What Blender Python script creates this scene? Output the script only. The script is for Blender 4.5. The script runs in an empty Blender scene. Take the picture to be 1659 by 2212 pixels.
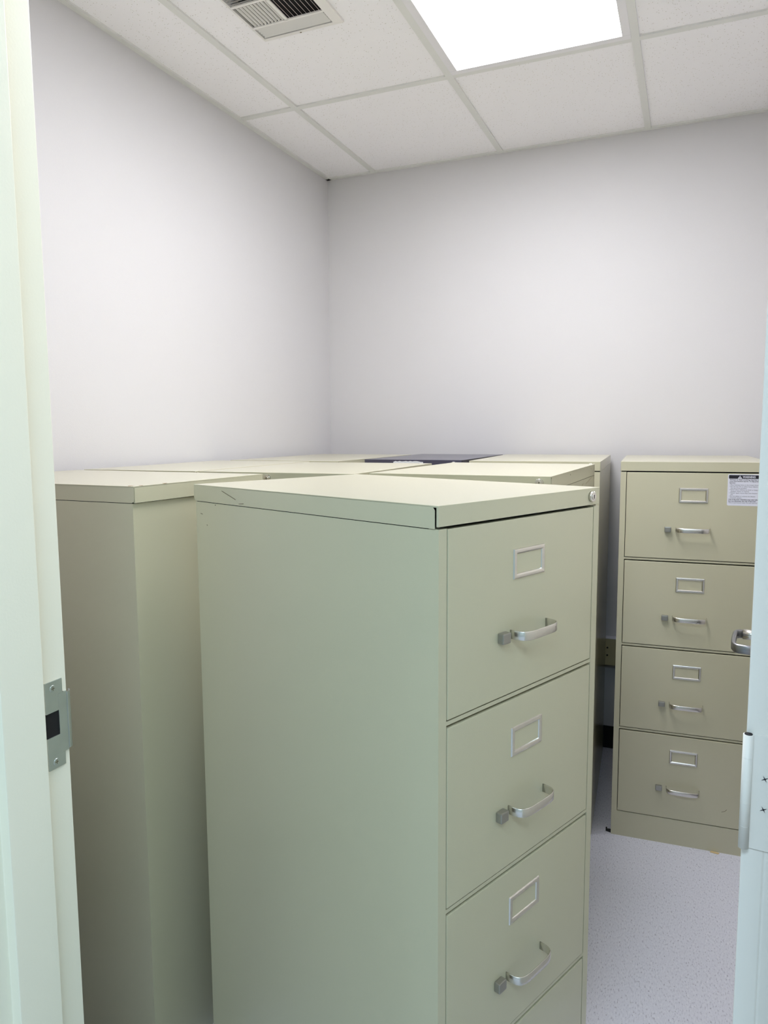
import bpy, bmesh, math, random
from mathutils import Vector, Matrix
random.seed(4)
S = bpy.context.scene
COL = S.collection

# ------------------------------------------------------------ camera
CAM = (1.6679, -3.2888, 1.4265)
yaw, pitch, roll, F = -0.4006, -0.1057, -0.0067, 1564.43
cy, sy, cp, sp = math.cos(yaw), math.sin(yaw), math.cos(pitch), math.sin(pitch)
f = Vector((sy*cp, cy*cp, sp)); r = Vector((cy, -sy, 0)); u = r.cross(f)
c_, s_ = math.cos(roll), math.sin(roll)
r2, u2 = c_*r + s_*u, -s_*r + c_*u
cam = bpy.data.cameras.new('camera'); co = bpy.data.objects.new('camera', cam); COL.objects.link(co)
m = Matrix((r2, u2, -f)).transposed().to_4x4(); m.translation = Vector(CAM); co.matrix_world = m
cam.sensor_fit = 'VERTICAL'; cam.sensor_height = 36; cam.lens = F/2212*36
cam.shift_x = 4.963/2212; cam.shift_y = -7.644/2212
cam.clip_start = .05
S.camera = co

# ------------------------------------------------------------ light, exposure
LAMP = 18.3           # troffer diffuser emission
HALL = 46.0          # corridor lamp, watts
w = bpy.data.worlds.new('world'); S.world = w; w.use_nodes = True
bg = w.node_tree.nodes['Background']; bg.inputs[0].default_value = (.72, .92, 1.0, 1); bg.inputs[1].default_value = .72
def area(name, loc, rot, sx, sy, power, col):
    l = bpy.data.lights.new(name, 'AREA'); l.shape = 'RECTANGLE'; l.size = sx; l.size_y = sy; l.energy = power; l.color = col
    o = bpy.data.objects.new(name, l); COL.objects.link(o); o.location = loc; o.rotation_euler = rot; return o
area('corridor_lamp_light', (1.75, -4.0, 2.62), (0, 0, 0), 1.2, .6, HALL, (.64, .84, 1.0))
S.view_settings.view_transform = 'Standard'; S.view_settings.look = 'None'
S.view_settings.gamma = 1; S.view_settings.use_curve_mapping = False
S.view_settings.exposure = 0.0

# ------------------------------------------------------------ materials
def lin(c): return tuple(((v/255)/12.92 if v/255 <= .04045 else ((v/255+.055)/1.055)**2.4) for v in c) + (1,)
def mat(name, rgb, rough=.5, metal=0, spec=.5, bump=0, bscale=600, var=0, vscale=3, emit=None, coat=0):
    M = bpy.data.materials.new(name); M.use_nodes = True; N = M.node_tree.nodes; L = M.node_tree.links
    b = N['Principled BSDF']; b.inputs['Base Color'].default_value = lin(rgb); b.inputs['Roughness'].default_value = rough
    b.inputs['Metallic'].default_value = metal; b.inputs['Specular IOR Level'].default_value = spec
    b.inputs['Coat Weight'].default_value = coat; b.inputs['Coat Roughness'].default_value = .10
    tc = N.new('ShaderNodeTexCoord')
    if var:
        n = N.new('ShaderNodeTexNoise'); n.inputs['Scale'].default_value = vscale; n.inputs['Detail'].default_value = 6
        L.new(tc.outputs['Object'], n.inputs['Vector'])
        mx = N.new('ShaderNodeMix'); mx.data_type = 'RGBA'
        c = lin(rgb)
        mx.inputs[6].default_value = tuple(min(1, v*(1-var)) for v in c[:3])+(1,)
        mx.inputs[7].default_value = tuple(min(1, v*(1+var)) for v in c[:3])+(1,)
        L.new(n.outputs['Fac'], mx.inputs[0]); L.new(mx.outputs[2], b.inputs['Base Color'])
    if bump:
        n = N.new('ShaderNodeTexNoise'); n.inputs['Scale'].default_value = bscale; n.inputs['Detail'].default_value = 3
        L.new(tc.outputs['Object'], n.inputs['Vector'])
        bp = N.new('ShaderNodeBump'); bp.inputs['Strength'].default_value = bump; bp.inputs['Distance'].default_value = .001
        L.new(n.outputs['Fac'], bp.inputs['Height']); L.new(bp.outputs['Normal'], b.inputs['Normal'])
    if emit:
        b.inputs['Emission Color'].default_value = emit[0]; b.inputs['Emission Strength'].default_value = emit[1]
    return M
M_wall = mat('vinyl_wall', (213, 211, 212), .62, spec=.3, bump=.25, bscale=350, var=.02, vscale=2)
M_ceiltile = mat('ceiling_tile', (248, 246, 248), .9, spec=.1)
def specks(M, stops, base, scale, dist):
    pass
def ceiling_nodes(M):
    N = M.node_tree.nodes; L = M.node_tree.links; b = N['Principled BSDF']
    tc = N.new('ShaderNodeTexCoord')
    def layer(scale, thr, stretch):
        mp = N.new('ShaderNodeMapping'); mp.inputs['Scale'].default_value = stretch
        L.new(tc.outputs['Object'], mp.inputs['Vector'])
        v = N.new('ShaderNodeTexVoronoi'); v.inputs['Scale'].default_value = scale; v.inputs['Randomness'].default_value = 1
        L.new(mp.outputs['Vector'], v.inputs['Vector'])
        rr = N.new('ShaderNodeMapRange'); rr.inputs[1].default_value = thr*.6; rr.inputs[2].default_value = thr
        L.new(v.outputs['Distance'], rr.inputs[0]); return rr.outputs[0]
    a = layer(95, .16, (1, 1, 1)); c = layer(48, .10, (1, 1.7, 1))
    mn = N.new('ShaderNodeMath'); mn.operation = 'MINIMUM'; L.new(a, mn.inputs[0]); L.new(c, mn.inputs[1])
    mx = N.new('ShaderNodeMix'); mx.data_type = 'RGBA'
    mx.inputs[6].default_value = lin((205, 198, 190)); mx.inputs[7].default_value = lin((248, 246, 248))
    L.new(mn.outputs[0], mx.inputs[0]); L.new(mx.outputs[2], b.inputs['Base Color'])
    bp = N.new('ShaderNodeBump'); bp.inputs['Strength'].default_value = .5; bp.inputs['Distance'].default_value = .002
    L.new(mn.outputs[0], bp.inputs['Height']); L.new(bp.outputs['Normal'], b.inputs['Normal'])
ceiling_nodes(M_ceiltile)
M_grid = mat('grid_metal', (225, 225, 221), .45, spec=.4)
M_floor = mat('vinyl_floor', (190, 190, 200), .32, spec=.5)
def floor_nodes(M):
    N = M.node_tree.nodes; L = M.node_tree.links; b = N['Principled BSDF']
    tc = N.new('ShaderNodeTexCoord')
    mp = N.new('ShaderNodeMapping'); mp.inputs['Scale'].default_value = (1, .40, 1); mp.inputs['Rotation'].default_value = (0, 0, .5)
    L.new(tc.outputs['Object'], mp.inputs['Vector'])
    n = N.new('ShaderNodeTexNoise'); n.inputs['Scale'].default_value = 260; n.inputs['Detail'].default_value = 4; n.inputs['Roughness'].default_value = .65
    L.new(mp.outputs['Vector'], n.inputs['Vector'])
    cr = N.new('ShaderNodeValToRGB'); e = cr.color_ramp.elements
    e[0].position = .31; e[0].color = lin((140, 136, 148)); e[1].position = .42; e[1].color = lin((204, 204, 214))
    e2 = e.new(.58); e2.color = lin((210, 210, 219)); e3 = e.new(.70); e3.color = lin((222, 222, 228))
    L.new(n.outputs['Fac'], cr.inputs[0])
    n2 = N.new('ShaderNodeTexVoronoi'); n2.inputs['Scale'].default_value = 38; L.new(tc.outputs['Object'], n2.inputs['Vector'])
    rr = N.new('ShaderNodeMapRange'); rr.inputs[1].default_value = .03; rr.inputs[2].default_value = .07
    L.new(n2.outputs['Distance'], rr.inputs[0])
    mx = N.new('ShaderNodeMix'); mx.data_type = 'RGBA'; mx.inputs[6].default_value = lin((150, 144, 150))
    L.new(rr.outputs[0], mx.inputs[0]); L.new(cr.outputs[0], mx.inputs[7]); L.new(mx.outputs[2], b.inputs['Base Color'])
floor_nodes(M_floor)
M_paint = mat('putty_cabinet_paint', (199, 194, 166), .28, spec=.6, bump=.18, bscale=900, var=.015, vscale=4, coat=.35)
M_dark = mat('charcoal_cabinet_paint', (70, 68, 84), .22, spec=.8, bump=.15, bscale=900, var=.04)
M_chrome = mat('brushed_nickel', (222, 218, 212), .27, metal=1, bump=.05, bscale=400)
M_alu = mat('cast_aluminium', (168, 166, 160), .38, metal=.9)
M_lever = mat('lever_metal', (150, 150, 154), .36, metal=1)
M_black = mat('black_rubber', (18, 17, 18), .55)
M_hole = mat('dark_hollow', (14, 12, 16), .8)
M_frame = mat('door_frame_paint', (243, 240, 222), .42, spec=.4, bump=.1, bscale=250, var=.012)
M_door = mat('door_paint', (236, 233, 228), .45, spec=.4, bump=.1, bscale=300, var=.012)
M_steel = mat('satin_steel', (205, 210, 210), .33, metal=1, var=.12, vscale=25)
M_lens = mat('lamp_lens', (250, 250, 255), .4, emit=((.945, .955, 1.0, 1), LAMP))
M_fixt = mat('fixture_paint', (232, 230, 232), .35)
M_vent = mat('vent_paint', (234, 231, 226), .4)
M_race = mat('raceway_beige', (190, 180, 140), .4)
M_white = mat('label_white', (226, 226, 236), .5)
M_ink = mat('label_black', (24, 20, 34), .5)
M_scr = mat('dark_scratch', (108, 98, 74), .7)
M_rust = mat('brown_chip', (150, 122, 84), .7)
M_tape = mat('torn_tape', (222, 222, 222), .7, var=.08, vscale=120)
M_orange = mat('orange_scrap', (205, 180, 130), .7)
M_corr = mat('corridor_paint', (214, 218, 212), .6)

# ------------------------------------------------------------ mesh helpers
class MB:
    def __init__(s): s.bm = bmesh.new()
    def box(s, x0, x1, y0, y1, z0, z1, mi=0, bev=0):
        vs = [s.bm.verts.new(p) for p in ((x0,y0,z0),(x1,y0,z0),(x1,y1,z0),(x0,y1,z0),(x0,y0,z1),(x1,y0,z1),(x1,y1,z1),(x0,y1,z1))]
        fs = [s.bm.faces.new([vs[i] for i in q]) for q in ((0,3,2,1),(4,5,6,7),(0,1,5,4),(1,2,6,5),(2,3,7,6),(3,0,4,7))]
        for q in fs: q.material_index = mi
        if bev:
            ed = {e for q in fs for e in q.edges}
            bmesh.ops.bevel(s.bm, geom=list(ed), offset=bev, segments=2, affect='EDGES', profile=.6)
        return s
    def prism(s, pts, ax, a0, a1, mi=0, bev=0):
        # pts: 2D polygon in the plane normal to axis ax, extruded a0..a1
        def P(q, a):
            if ax == 'x': return (a, q[0], q[1])
            if ax == 'y': return (q[0], a, q[1])
            return (q[0], q[1], a)
        A = [s.bm.verts.new(P(q, a0)) for q in pts]; B = [s.bm.verts.new(P(q, a1)) for q in pts]
        n = len(pts); fs = []
        fs.append(s.bm.faces.new(A)); fs.append(s.bm.faces.new(B[::-1]))
        for i in range(n): fs.append(s.bm.faces.new((A[i], B[i], B[(i+1)%n], A[(i+1)%n])))
        for q in fs: q.material_index = mi
        bmesh.ops.recalc_face_normals(s.bm, faces=fs)
        if bev:
            ed = {e for q in fs for e in q.edges}
            bmesh.ops.bevel(s.bm, geom=list(ed), offset=bev, segments=2, affect='EDGES', profile=.6)
        return s
    def cyl(s, p, ax, rad, l, n=28, mi=0, r1=None, bev=0):
        p = Vector(p); ax = Vector(ax).normalized(); a = ax.orthogonal().normalized(); b = ax.cross(a)
        r1 = rad if r1 is None else r1
        A = [s.bm.verts.new(p + rad*(math.cos(t)*a+math.sin(t)*b)) for t in (2*math.pi*i/n for i in range(n))]
        B = [s.bm.verts.new(p + ax*l + r1*(math.cos(t)*a+math.sin(t)*b)) for t in (2*math.pi*i/n for i in range(n))]
        fs = [s.bm.faces.new(A[::-1]), s.bm.faces.new(B)]
        top = list(fs[1].edges)
        for i in range(n):
            q = s.bm.faces.new((A[i], A[(i+1)%n], B[(i+1)%n], B[i])); q.smooth = True; fs.append(q)
        for q in fs: q.material_index = mi
        if bev: bmesh.ops.bevel(s.bm, geom=top, offset=bev, segments=4, affect='EDGES', profile=.5)
        return s
    def strap(s, path, ht, th, hf=None, mi=0):
        # path: points (x,y) in plan, strap of height ht (z) and thickness th swept along it
        n = len(path); rings = []
        for i, q in enumerate(path):
            a = Vector(path[max(0, i-1)]); b = Vector(path[min(n-1, i+1)]); t = (b-a).normalized(); nn = Vector((-t.y, t.x))
            h = (hf(i/(n-1)) if hf else ht)/2; q = Vector(q); o = nn*th/2
            e = min(th*.35, h*.3)
            prof = [(-1, -h+e), (-.45, -h), (.45, -h), (1, -h+e), (1, h-e), (.45, h), (-.45, h), (-1, h-e)]
            rings.append([s.bm.verts.new((q.x+o.x*k, q.y+o.y*k, z)) for k, z in prof])
        fs = []
        for i in range(n-1):
            for j in range(8):
                q = s.bm.faces.new((rings[i][j], rings[i][(j+1)%8], rings[i+1][(j+1)%8], rings[i+1][j])); q.smooth = True; fs.append(q)
        fs.append(s.bm.faces.new(rings[0])); fs.append(s.bm.faces.new(rings[-1][::-1]))
        for q in fs: q.material_index = mi
        bmesh.ops.recalc_face_normals(s.bm, faces=fs); return s
    def move(s, dx, dy, dz):
        bmesh.ops.translate(s.bm, verts=s.bm.verts, vec=(dx, dy, dz)); return s
    def build(s, name, mats, parent=None, label=None, loc=None):
        me = bpy.data.meshes.new(name); s.bm.normal_update(); s.bm.to_mesh(me); s.bm.free()
        for q in (mats if isinstance(mats, (list, tuple)) else [mats]): me.materials.append(q)
        o = bpy.data.objects.new(name, me); COL.objects.link(o)
        if parent: o.parent = parent
        if loc: o.location = loc
        if label: o['label'] = label
        return o
def tag(o, label, cat, group=None):
    o['label'] = label; o['category'] = cat
    if group: o['group'] = group
    return o
def struct(o): o['kind'] = 'structure'; return o
def thing(name, loc, rz, label, cat, group=None):
    o = bpy.data.objects.new(name, None); COL.objects.link(o); o.location = loc; o.rotation_euler = (0, 0, rz)
    o.empty_display_size = .1
    return tag(o, label, cat, group)

# ------------------------------------------------------------ room
CH = 2.6446; XR = 2.16; YF = -2.505; YC = -2.665; XJ = .82; XD = 1.795; HD = 2.14
a = MB(); a.prism([(-.12, -5.4), (4.2, -5.4), (4.2, .12), (-.12, .12)], 'z', -.08, 0); struct(a.build('floor', M_floor))
a = MB(); a.box(-.12, XR+.12, 0, .12, 0, 2.9); struct(a.build('wall_back', M_wall))
a = MB(); a.prism([(0, 0), (-.03, YC), (-.15, YC), (-.12, 0)], 'z', 0, 2.9); struct(a.build('wall_left', M_wall))
a = MB(); a.box(XR, XR+.12, YC, 0, 0, 2.9); struct(a.build('wall_right', M_wall))
a = MB()
a.box(-.03, XJ-.06, YC+.012, YF-.012, 0, 2.9); a.box(XD+.06, XR, YC+.012, YF-.012, 0, 2.9); a.box(XJ-.06, XD+.06, YC+.012, YF-.012, HD+.06, 2.9)
a.box(-2.2, -.15, YC+.012, YF-.012, 0, 2.9); a.box(XR+.12, 4.2, YC+.012, YF-.012, 0, 2.9)
struct(a.build('wall_front', M_wall))
# ceiling: recessed lay-in panels, 2 ft by 4 ft
GX0 = .2501; GS = .6096; GY0 = -.7509; GL = 1.2192
xs = [-.03, GX0] + [GX0+GS*i for i in (1, 2, 3)] + [XR]
ys = [0, GY0, GY0-GL, YF]
a = MB(); g = MB()
for i in range(len(xs)-1):
    for j in range(len(ys)-1):
        if i == 2 and j == 1: continue                                   # the lamp's bay
        y1, y0 = ys[j], ys[j+1]
        if i == 1 and j == 1:                                            # bay with the register opening
            vx0, vx1, vy0, vy1 = .415, .655, -1.47, -1.23
            for q in ((xs[i], vx0, y0, y1), (vx1, xs[i+1], y0, y1), (vx0, vx1, y0, vy0), (vx0, vx1, vy1, y1)):
                a.box(*q, CH+.006, CH+.022)
            continue
        a.box(xs[i], xs[i+1], y0, y1, CH+.006, CH+.022)
a.box(-.15, XR, YF, 0, 2.86, 2.9)
struct(a.build('ceiling', M_ceiltile))
for x in xs[1:-1]: g.box(x-.012, x+.012, YF, -.0, CH, CH+.007)
for y in ys[1:-1]: g.box(-.02, XR, y-.012, y+.012, CH+.0004, CH+.0066)
struct(g.build('trim_1', M_grid))
g = MB(); t = .0205
g.prism([(0, 0), (-.03, YC+.1), (-.03+t, YC+.1), (t, 0)], 'z', CH-.001, CH+.006)
g.box(0, XR, -t, 0, CH-.001, CH+.0062); g.box(XR-t, XR, YF, 0, CH-.001, CH+.006); g.box(0, XR, YF, YF+t, CH-.001, CH+.006)
struct(g.build('trim_2', M_grid))
# baseboards, black cove
def base(n, pts):
    a = MB(); a.prism(pts, 'z', .001, .102); a.build(n, M_black)['kind'] = 'structure'
base('baseboard_back', [(0, 0), (XR, 0), (XR, -.006), (0, -.006)])
base('baseboard_left', [(.006, 0), (0, 0), (-.025, YF), (-.019, YF)])
base('baseboard_right', [(XR-.006, 0), (XR, 0), (XR, YF), (XR-.006, YF)])
# corridor shell behind the viewer
a = MB(); a.box(-2.2, 4.2, -5.5, -5.4, 0, 2.9); struct(a.build('wall_corridor', M_corr))
a = MB(); a.box(-2.2, 4.2, -5.4, YC, 2.75, 2.8); struct(a.build('ceiling_corridor', M_corr))
# metal frame of the doorway
def jamb_profile(x, sgn):
    d = sgn
    return [(x, YF), (x, YF-.054), (x+.016*d, YF-.054), (x+.016*d, YF-.124), (x, YF-.124), (x, YC-.012), (x-.05*d, YC-.012), (x-.05*d, YC+.012), (x-.02*d, YC+.012), (x-.02*d, YF-.012), (x-.05*d, YF-.012), (x-.05*d, YF)]
a = MB(); a.prism(jamb_profile(XJ, 1), 'z', 0, HD, bev=.0012)
a.prism([(XJ-.05, 0), (XJ-.05, .001), (XJ-.04, .001)], 'y', YF-.01, YF-.009)
a.prism(jamb_profile(XD, -1), 'z', 0, HD, bev=.0012)
a.box(XJ-.05, XD+.05, YC-.012, YF, HD, HD+.05); a.box(XJ, XD, YF-.124, YF-.054, HD-.016, HD)
struct(a.build('trim_3', M_frame))

# ------------------------------------------------------------ strike plate on the frame
st = thing('strike_plate', (XJ, YF, 0), 0, 'satin steel latch strike plate screwed to the left side of the door frame', 'strike plate')
a = MB()
def plate(pts): a.prism(pts, 'x', .0002, .0022, bev=.0003)
z0, z1_ = .934, 1.066
plate([(-.0405, 1.020), (-.0175, 1.020), (-.0175, 1.0445), (-.006, 1.0445), (-.006, 1.054), (-.0105, 1.0665), (-.0405, 1.0665)][:4] + [(-.003, 1.0445), (-.003, 1.018), (-.0175, 1.018)][:0] + [(-.0095, 1.0445), (-.0095, 1.0665), (-.0405, 1.0665)])
plate([(-.0405, .934), (-.0095, .934), (-.0095, .9535), (-.0175, .9535), (-.0175, .983), (-.0405, .983)])
plate([(-.0175, .9535), (-.0095, .9535), (-.002, .9535), (-.002, 1.0445), (-.0175, 1.0445)])
# curled lip towards the room
lip = [(.0012+.012*(1-math.cos(t)), -.002+.012*math.sin(t)) for t in [i*math.pi/2/6*.8 for i in range(7)]]
outer = [(q[0]-.0018, q[1]+.0006) for q in lip[::-1]]
a.prism([(q[0]*-1+.0024, q[1]) for q in lip] + [(q[0]*-1+.0024, q[1]) for q in outer], 'z', .9555, 1.0425)
a.build('plate', M_steel, st)
a = MB(); a.box(.0001, .0008, -.0405, -.0175, .983, 1.020); a.build('latch_hole', M_hole, st, label='black rectangular latch hole')
for z in (1.0555, .944):
    a = MB(); a.cyl((.0015, -.027, z), (1, 0, 0), .0052, .0016, 24, bev=.0006)
    a.box(.0031, .0034, -.0275, -.0265, z-.003, z+.003, 1); a.box(.0031, .0034, -.030, -.024, z-.0005, z+.0005, 1)
    a.build('screw', [M_steel, M_scr], st)

# ------------------------------------------------------------ open door on the right
DA = math.radians(96.3)
PX, PY = 1.7352, -2.452
dt = thing('door', (PX, PY, 0), math.pi/2 - DA + 0, 'pale blue-grey hollow metal door standing open at the right, seen edge on', 'door')
# local: x = thickness (0..0.044), y = width (0..0.86)
a = MB(); a.box(0, .0222, 0, .87, .012, 2.10, bev=.0016); a.box(.0228, .0445, 0, .87, .012, 2.10, bev=.0016); a.box(.002, .043, .0007, .868, .013, 2.099)
a.build('slab', M_door, dt)
for k, zc in enumerate((1.0405, .28, 1.86)):
    a = MB(); h2 = .0635
    a.box(.0065, .041, -.0022, .0006, zc-h2, zc+h2, bev=.0003)
    hg = a.build('hinge', M_door, dt)
    a = MB(); a.cyl((.0022, -.0036, zc-h2), (0, 0, 1), .0052, 2*h2, 28)
    a.cyl((.0022, -.0036, zc+h2), (0, 0, 1), .0040, .0007, 20, mi=1)
    for q in (.0254, .0508, .0762, .1016): a.cyl((.0022, -.0036, zc-h2+q-.0002), (0, 0, 1), .00525, .0003, 28, mi=0)
    a.build('hinge_barrel', [M_door, M_hole], hg)
    for sx, sz in ((.0195, .017), (.0195, -.017), (.033, .047), (.033, -.047)):
        a = MB(); z = zc+sz; a.cyl((sx, -.0022, z), (0, -1, 0), .0042, .0004, 20)
        for an in (.5, .5+math.pi/2):
            dx, dz = math.cos(an)*.0036, math.sin(an)*.0036; nx, nz = -dz*.16, dx*.16
            a.prism([(sx-dx, z-dz), (sx+nx, z+nz), (sx+dx, z+dz), (sx-nx, z-nz)], 'y', -.0031, -.0026, mi=1)
        a.build('hinge_screw', [M_door, M_ink], hg)
# lever handle on the door's left face
a = MB(); lz = 1.004
a.cyl((0, .805, lz), (-1, 0, 0), .032, .009, 36, bev=.002)
a.cyl((-.009, .805, lz), (-1, 0, 0), .0105, .030, 28)
lev = a.build('lever_handle', M_chrome, dt, label='brushed metal lever handle')
a = MB()
path = [(-.008, .0)] ; path = []
path += [(-.036, .000)]
a.strap([(-.038, .806), (-.046, .8045), (-.0515, .798), (-.053, .788), (-.0532, .76), (-.0528, .73), (-.051, .705), (-.048, .695), (-.042, .689), (-.028, .687), (-.008, .686)], .024, .008, hf=lambda q: .0175)
a.move(0, 0, lz)
a.build('lever', M_lever, lev)

# ------------------------------------------------------------ cabinets
Z1, DS, HT = 1.2889, .2991, 1.321
ST = .0180
def bow(n=26):
    pts = []
    x0, x1, out = .177, .281, .031
    for i in range(n+1):
        q = i/n
        # superellipse plan: vertical feet, nearly flat front
        t = math.pi*(1-q)
        cx = math.copysign(abs(math.cos(t))**.42, math.cos(t)); sy_ = abs(math.sin(t))**.55
        pts.append(((x0+x1)/2 + (x1-x0)/2*cx, -out*sy_))
    return pts
def make_body(w, d):
    a = MB()
    P = .0008
    a.box(.0012, ST, 0, .02, .0, Z1-.0022)                        # stiles
    a.box(w-ST, w-.0012, 0, .02, .0, Z1-.0022)
    a.box(0, .0012, 0, d, 0, 1.2858); a.box(w-.0012, w, 0, d, 0, 1.2858)
    a.box(.0012, w-.0012, d-.0012, d, 0, 1.2858)
    a.box(ST, w-ST, .0, .02, 0, Z1-4*DS-.0022)                # plinth rail
    for k in (1, 2, 3): a.box(ST, w-ST, .0006, .02, Z1-k*DS+.0008, Z1-k*DS+.0070)
    a.box(.002, w-.002, .021, d-.002, .01, 1.30, 1)           # dark inside
    return a
def make_cap(w, d):
    a = MB(); o = .0008
    a.box(-o, w+o, 0, d+.005, HT-.003, HT, bev=.0008)
    a.box(-o*.4, w+o*.4, 0, .0042, Z1+.0012, HT-.0012, bev=.0006)       # front band
    ch = .005; rr = .008
    for x0, x1 in ((-o, 0), (w, w+o)):
        pts = [(.0068+ch, HT-.0012), (.0068, HT-ch-.002), (.0068, 1.2872)]
        pts += [(d+.005-rr+rr*math.sin(t), 1.2872+rr-rr*math.cos(t)) for t in [i*math.pi/2/5 for i in range(6)]]
        pts += [(d+.005, HT-.0012)]
        a.prism(pts, 'x', x0, x1)
    a.box(.0015, w-.0015, d+.001, d+.005, 1.2872, HT-.0012)
    return a
def cabinet(loc, rz, w, d, label, fittings='full', lock=.4273, paint=None, top=None, group='four-drawer filing cabinets'):
    paint = paint or M_paint
    t = thing('filing_cabinet', loc, rz, label, 'filing cabinet', group)
    make_body(w, d).build('body', [paint, M_hole], t)
    make_cap(w, d).build('top_cap', paint, t)
    dw = w/2 - .2283
    for k in range(4):
        zt = Z1 - k*DS - (.0036 if k else .0032); zb = Z1-(k+1)*DS + (.0092 if k < 3 else .0004)
        a = MB(); a.box(ST+.0020, w-ST-.0034, -.0008, .018, zb, zt, bev=.0012)
        dr = a.build('drawer', paint, t)
        if fittings != 'full': continue
        z = Z1 - k*DS
        a = MB(); x0, x1, za, zc = .1830+dw, .2723+dw, z-.1018, z-.0520; q = .0030
        # bevelled picture-frame profile
        prof = [(0, 0), (.0010, q*.75), (.0028, q), (.0060, q), (.0082, q*.55), (.0090, 0)]
        rings = []
        for ins, hh in prof:
            rings.append([a.bm.verts.new(p) for p in ((x0+ins, -.0008-hh, za+ins), (x1-ins, -.0008-hh, za+ins), (x1-ins, -.0008-hh, zc-ins), (x0+ins, -.0008-hh, zc-ins))])
        for i in range(len(rings)-1):
            for j in range(4): a.bm.faces.new((rings[i][j], rings[i][(j+1)%4], rings[i+1][(j+1)%4], rings[i+1][j]))
        a.build('label_holder', M_chrome, dr)
        a = MB(); a.strap(bow(), .0150, .0024, hf=lambda s: .0150-.0028*(1-abs(2*s-1))**.5*0)
        a.move(dw, -.0008, z-.1905); a.build('handle', M_chrome, dr)
        a = MB(); a.box(.1425+dw, .1632+dw, -.0128, -.0008, z-.1998, z-.1822, bev=.0022); a.build('latch', M_alu, dr)
    if lock:
        a = MB(); a.cyl((lock+(w-.4567), 0, 1.3055), (0, -1, 0), .0098, .0055, 36, bev=.002)
        a.cyl((lock+(w-.4567), -.0054, 1.3055), (0, -1, 0), .0056, .0014, 30, bev=.0006)
        a.box(lock+(w-.4567)-.0006, lock+(w-.4567)+.0006, -.0072, -.0066, 1.302, 1.309, 1)
        a.build('lock', [M_chrome, M_hole], t, label='round chrome key lock')
    return t
def mark(parent, name, pts, ax, a0, a1, m_, label):
    a = MB(); a.prism(pts, ax, a0, a1); return a.build(name, m_, parent, label=label)

# nearest cabinet
A = cabinet((1.3435, -2.3153, 0), 1.1815, .4567, .6611, 'large putty filing cabinet nearest the doorway, turned at an angle, front facing right')
o = -.0013
mark(A, 'scratch', [(.512, 1.2985), (.560, 1.3130), (.561, 1.3122), (.513, 1.2977)], 'x', o-.0002, o, M_scr, 'thin dark scratch')
mark(A, 'scratch', [(.485, 1.2925), (.502, 1.2910), (.502, 1.2900), (.487, 1.2912)], 'x', o-.0002, o, M_scr, 'short dark scratch')
for v, z in ((.640, 1.262), (.636, 1.2615), (.618, 1.240), (.585, 1.283)):
    mark(A, 'scratch', [(v, z), (v+.0035, z+.0008), (v+.003, z-.001), (v+.001, z-.0015)], 'x', -.0003, -.0001, M_scr, 'small dark scuff')

# cabinet at the left wall, back turned to the aisle
LB, DB = .4492, .640
Bn = cabinet((.6626 - DB*math.sin(1.5308+0) + 0, -2.1531 + DB*math.cos(1.5308) + LB*1.0, 0), 1.5308 - math.pi, LB, DB,
             'filing cabinet beside the left door frame, chipped top edge, plain sides without drawers showing', fittings='none', lock=None)
for x, y, s1 in ((.0009, DB-.012, .016), (.085, DB+.0025, .014), (.02, DB+.001, .010)):
    mark(Bn, 'paint_chip', [(LB-x-s1-.0, y), (LB-x-s1*.3, y+.0045), (LB-x, y+.0009), (LB-x-s1*.5, y-.007)], 'z', HT-.0002, HT+.0003, M_rust, 'brown chipped spot')

# second row, fronts towards the door
C1 = cabinet((.016, -1.652, 0), .015, .396, .672, 'filing cabinet touching the left wall, leftmost pale top of the middle row')
C2 = cabinet((.4265, -1.646, 0), .015, .4680, .620, 'filing cabinet of the middle row, second from the left wall, sliver of front showing', lock=.205)
D = cabinet((.9140, -1.590, 0), -.030, .4636, .6611, 'filing cabinet with scratched right side, its lock showing just above the nearest cabinet', lock=.4310)
for v0, z0, v1, z1 in ((.40, 1.262, .46, 1.275), (.30, 1.235, .38, 1.252), (.25, 1.222, .29, 1.228), (.5, 1.270, .62, 1.284)):
    n_ = .0006; mark(D, 'scratch', [(v0, z0), (v1, z1), (v1, z1-n_), (v0, z0-n_)], 'x', .4636+.0001, .4636+.0004, M_rust, 'faint brown scratch')
for v0, z0 in ((.585, 1.311), (.24, 1.312)):
    mark(D, 'scratch', [(v0, z0), (v0+.006, z0+.001), (v0+.005, z0-.002)], 'x', .4636+.0013, .4636+.0016, M_scr, 'dark nick')

# back row
G = cabinet((.040, -.938, 0), .004, .4600, .760, 'filing cabinet in the back left corner, pale top left of the charcoal one')
Fk = cabinet((.5210, -.745, 0), .010, .3850, .6611, 'charcoal filing cabinet with torn white tape on its front edge, in the back row', paint=M_dark)
random.seed(7)
tp = []
for i in range(15): tp.append((.118+i*.0085, 1.3165 - random.random()*.004 - (.003 if i in (0, 14) else 0)))
for i in range(15): tp.append((.118+(14-i)*.0085 + random.random()*.003, 1.3040 + random.random()*.005))
mark(Fk, 'torn_tape', tp, 'y', -.0012, -.0002, M_tape, 'torn remains of white tape')
E_ = cabinet((.9480, -.785, 0), .050, .4480, .7300, 'pale filing cabinet directly right of the charcoal one, against the back wall')

# free-standing cabinet at the right
Hc = cabinet((1.4595, -.7291, 0), .0469, .4567, .6611, 'putty four-drawer filing cabinet at the right with a white warning label')
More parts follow.
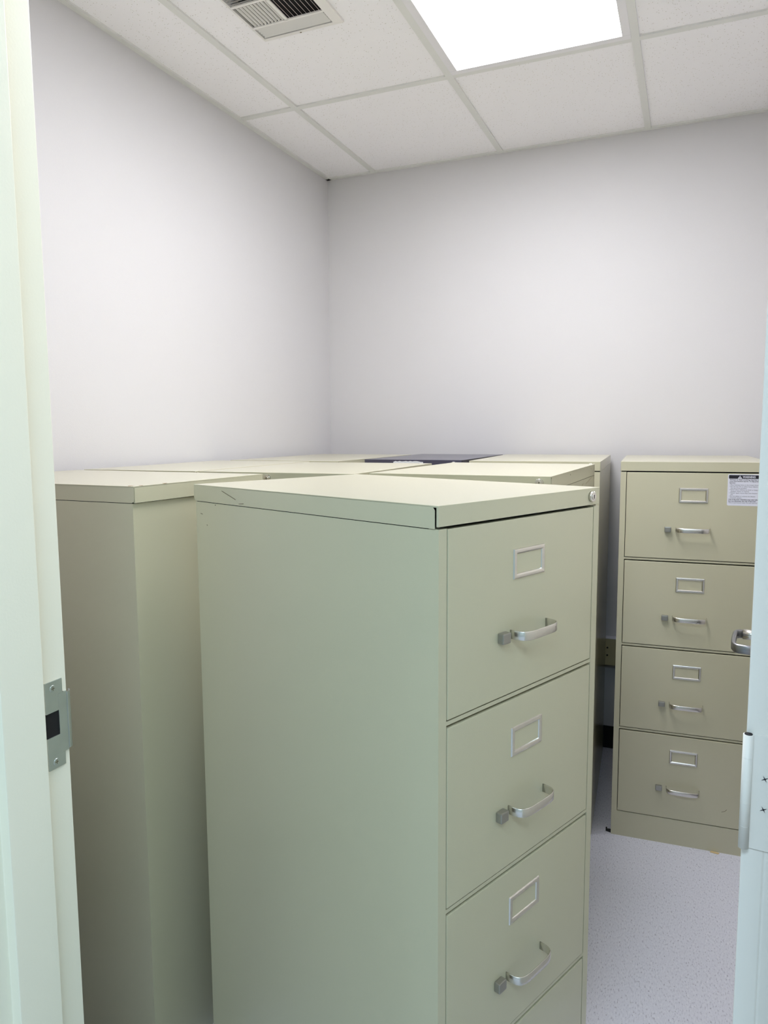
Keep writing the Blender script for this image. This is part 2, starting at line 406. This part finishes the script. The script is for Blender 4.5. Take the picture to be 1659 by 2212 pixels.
# warning label, one flat sticker with its print
top_drawer = [c for c in Hc.children if c.name.startswith('drawer')][0]
def text(body, size, x, z, width=None, bold=0, align='LEFT'):
    cu = bpy.data.curves.new('t', 'FONT'); cu.body = body; cu.size = size; cu.offset = bold; cu.align_x = align
    cu.resolution_u = 2
    ob = bpy.data.objects.new('t', cu); COL.objects.link(ob)
    dg = bpy.context.evaluated_depsgraph_get(); me = bpy.data.meshes.new_from_object(ob.evaluated_get(dg))
    xs_ = [v.co.x for v in me.vertices]; ww = max(xs_)-min(xs_); k = width/ww if width else 1
    out = ([(x+v.co.x*k, z+v.co.y) for v in me.vertices], [list(p.vertices) for p in me.polygons])
    bpy.data.objects.remove(ob); bpy.data.curves.remove(cu); bpy.data.meshes.remove(me)
    return out
lx0, lx1, lz0, lz1 = .3278, .4270, 1.1822, 1.2832
a = MB(); yy = -.0008
def rrect(x0, x1, z0, z1, rd):
    pts = []
    for cx_, cz_, t0 in ((x1-rd, z1-rd, 0), (x0+rd, z1-rd, 90), (x0+rd, z0+rd, 180), (x1-rd, z0+rd, 270)):
        for i in range(5):
            t = math.radians(t0+i*22.5); pts.append((cx_+rd*math.cos(t), cz_+rd*math.sin(t)))
    return pts
a.prism(rrect(lx0, lx1, lz0, lz1, .004), 'y', yy-.0003, yy, 0)
a.prism(rrect(lx0+.0028, lx1-.0028, lz1-.0142, lz1-.0026, .0015), 'y', yy-.00045, yy-.0002, 1)
bx = .3625
a.prism([(bx-.0062, lz1-.0135), (bx+.0062, lz1-.0135), (bx, lz1-.0042)], 'y', yy-.0006, yy-.0004, 0)
a.prism([(bx-.0007, lz1-.0112), (bx+.0007, lz1-.0112), (bx+.0009, lz1-.0070), (bx-.0009, lz1-.0070)], 'y', yy-.0008, yy-.0006, 1)
a.prism([(bx-.0007, lz1-.0129), (bx+.0007, lz1-.0129), (bx+.0007, lz1-.0118), (bx-.0007, lz1-.0118)], 'y', yy-.0008, yy-.0006, 1)
def put(vp, mi, y):
    vs = [a.bm.verts.new((q[0], y, q[1])) for q in vp[0]]
    for p_ in vp[1]:
        try: q = a.bm.faces.new([vs[i] for i in p_]); q.material_index = mi
        except ValueError: pass
put(text('WARNING', .0088, .3705, lz1-.0114, .0370, .0003), 0, yy-.00055)
L_ = [('Serious or fatal crushing injuries can', 0, 1, .088), ('occur from furniture tipover. To help prevent', 0, 1, .088), ('tipover:', 0, 1, .018), None,
      ('\u2022 Place heaviest items in the lowest drawers.', 0, 0, .089), ('\u2022 Do not set TVs or other heavy objects on', 0, 0, .088), ('the top of this product.', .004, 0, .047),
      ('\u2022 Never allow children to climb or hang on', 0, 0, .087), ('drawers, doors, or shelves.', .004, 0, .054), ('\u2022 Never open more than one drawer at a', 0, 0, .091), ('time.', .004, 0, .008),
      ('\u2022 Do not defeat or remove the drawer', 0, 0, .076), ('interlock system.', .003, 0, .034),
      ('Use of tip-over restraints may only reduce,', -.001, 1, .090), ('but not eliminate, the risk of tip-over.', -.001, 1, .080), ('This is a permanent label. Do not remove!', -.001, 0, .083)]
zz = lz1-.0190
for q in L_:
    if q is None: zz -= .0012; continue
    put(text(q[0], .0050, lx0+.0050+q[1], zz, q[3], .00012 if q[2] else 0), 1, yy-.00045); zz -= .0052
a.build('warning_label', [M_white, M_ink], top_drawer, label='white warning label with black header')
mark(Hc, 'scratch', [(.352, .146), (.362, .150), (.368, .157), (.369, .1565), (.363, .149), (.353, .145)], 'y', -.0011, -.0009, M_scr, 'short curved scratch')
a = MB(); a.prism([(-.017, .012), (.003, .004), (.003, .02), (-.014, .020)], 'z', 0, .007, bev=.001); a.box(-.018, -.013, .012, .018, 0, .013); a.build('foot_glide', M_black, Hc)

# ------------------------------------------------------------ ceiling light
lx0_, lx1_, ly1_, ly0_ = GX0+GS+.012, GX0+2*GS-.012, GY0-.012, GY0-GL+.012
lt = thing('ceiling_light', ((lx0_+lx1_)/2, (ly0_+ly1_)/2, CH), 0, 'bright white rectangular fluorescent troffer set in the ceiling grid', 'ceiling light')
hx, hy = (lx1_-lx0_)/2, (ly1_-ly0_)/2; b_ = .026
a = MB()
for q in ((-hx, hx, -hy, -hy+b_), (-hx, hx, hy-b_, hy), (-hx, -hx+b_, -hy+b_, hy-b_), (hx-b_, hx, -hy+b_, hy-b_)): a.box(*q, -.001, .012, bev=.001)
a.box(-hx, hx, -hy, hy, .02, .09)
a.build('frame', M_fixt, lt)
a = MB(); a.box(-hx+b_-.001, hx-b_+.001, -hy+b_-.001, hy-b_+.001, .004, .008); a.build('diffuser', M_lens, lt, label='glowing white prismatic diffuser')

# ------------------------------------------------------------ air register
vt = thing('air_vent', (.5375, -1.350, CH), 0, 'cream four-way louvered air register in the ceiling, left of the light', 'air vent')
a = MB()
# stamped face: bevelled outer flange and bars between louver banks (local coords about the centre)
ox0, ox1, oy0, oy1 = -.137, .137, -.144, .144
ix0, ix1, iy0, iy1 = -.1245, .1105, -.120, .120
def quadring(o0, zo, i0, zi):
    A_ = [a.bm.verts.new((p[0], p[1], zo)) for p in ((o0[0], o0[2]), (o0[1], o0[2]), (o0[1], o0[3]), (o0[0], o0[3]))]
    B_ = [a.bm.verts.new((p[0], p[1], zi)) for p in ((i0[0], i0[2]), (i0[1], i0[2]), (i0[1], i0[3]), (i0[0], i0[3]))]
    for i in range(4): a.bm.faces.new((A_[i], B_[i], B_[(i+1) % 4], A_[(i+1) % 4]))
quadring((ox0, ox1, oy0, oy1), .006, (ox0, ox1, oy0, oy1), -.001)
quadring((ox0, ox1, oy0, oy1), -.001, (ix0, ix1, iy0, iy1), -.007)
quadring((ix0, ix1, iy0, iy1), -.007, (ix0, ix1, iy0, iy1), .03)
for q in ((ix0, ix1, .054, .062), (ix0, ix1, -.062, -.054), (-.0135, -.0045, -.056, .056)): a.box(*q, -.007, -.003)
bmesh.ops.recalc_face_normals(a.bm, faces=a.bm.faces)
a.build('frame', M_vent, vt)
def louvers(a, x0, x1, y0, y1, n, along, tilt):
    for i in range(n):
        t = (i+.5)/n
        if along == 'y':
            c0 = x0+(x1-x0)*t; wd = (x1-x0)/n*(.90 if abs(tilt)<.6 else .62); dx, dz = wd*math.cos(tilt), wd*math.sin(tilt)
            a.prism([(c0-dx/2, -.0065-0*dz), (c0+dx/2, -.0065+dz), (c0+dx/2, -.0052+dz), (c0-dx/2, -.0052)] if dz > 0 else [(c0-dx/2, -.0065-dz), (c0+dx/2, -.0065), (c0+dx/2, -.0052), (c0-dx/2, -.0052-dz)], 'y', y0, y1)
        else:
            c0 = y0+(y1-y0)*t; wd = (y1-y0)/n*(.88 if abs(tilt) < .6 else .62); dx, dz = wd*math.cos(tilt), wd*math.sin(tilt)
            a.prism([(c0-dx/2, -.0065), (c0+dx/2, -.0065+dz), (c0+dx/2, -.0052+dz), (c0-dx/2, -.0052)] if dz > 0 else [(c0-dx/2, -.0065-dz), (c0+dx/2, -.0065), (c0+dx/2, -.0052), (c0-dx/2, -.0052-dz)], 'x', x0, x1)
a = MB(); louvers(a, ix0+.006, -.0135, -.054, .054, 9, 'y', .90); a.build('louvers', M_vent, vt)
a = MB(); louvers(a, -.0045, ix1-.004, -.054, .054, 8, 'y', -.85); a.build('louvers', M_vent, vt)
a = MB(); louvers(a, ix0+.004, ix1-.004, .062, .118, 5, 'x', -.80); a.build('louvers', M_vent, vt)
a = MB(); louvers(a, ix0+.004, ix1-.004, -.118, -.062, 5, 'x', .95); a.build('louvers', M_vent, vt)
a = MB(); a.box(ix0, ix1, iy0, iy1, .03, .034); a.build('duct', M_hole, vt)
a = MB(); a.cyl((-.006, .136, -.0020), (0, 0, -1), .003, .0016, 16); a.build('screw', M_scr, vt)

# ------------------------------------------------------------ raceway on the back wall, scrap on the floor
rw = thing('wall_raceway', (1.4, 0, .395), 0, 'beige surface raceway low on the back wall, in the gap beside the right cabinet', 'raceway')
a = MB(); a.box(0-.35, .75, -.042, 0, 0, .119, bev=.002); a.build('channel', M_race, rw)
a = MB(); a.box(0-.35, .75, -.043, 0, .1192, .1215); a.build('cover_edge', M_white, rw, label='white top edge')
for z in (.079, .045):
    a = MB(); a.cyl((-.032, -.042, z), (0, -1, 0), .004, .001, 16); a.build('screw', M_hole, rw)
# small scrap on the floor
hq = (1.4595 + .33*math.cos(.0469) + .006, -.7291 + .33*math.sin(.0469) - .006)
a = MB(); a.prism([(-.014, -.003), (.010, -.006), (.016, 0), (.006, .004), (-.010, .004)], 'z', .0003, .0022)
sc = a.build('floor_scrap', M_orange, loc=(hq[0], hq[1], 0)); tag(sc, 'tiny orange scrap on the floor at the foot of the right cabinet', 'scrap')
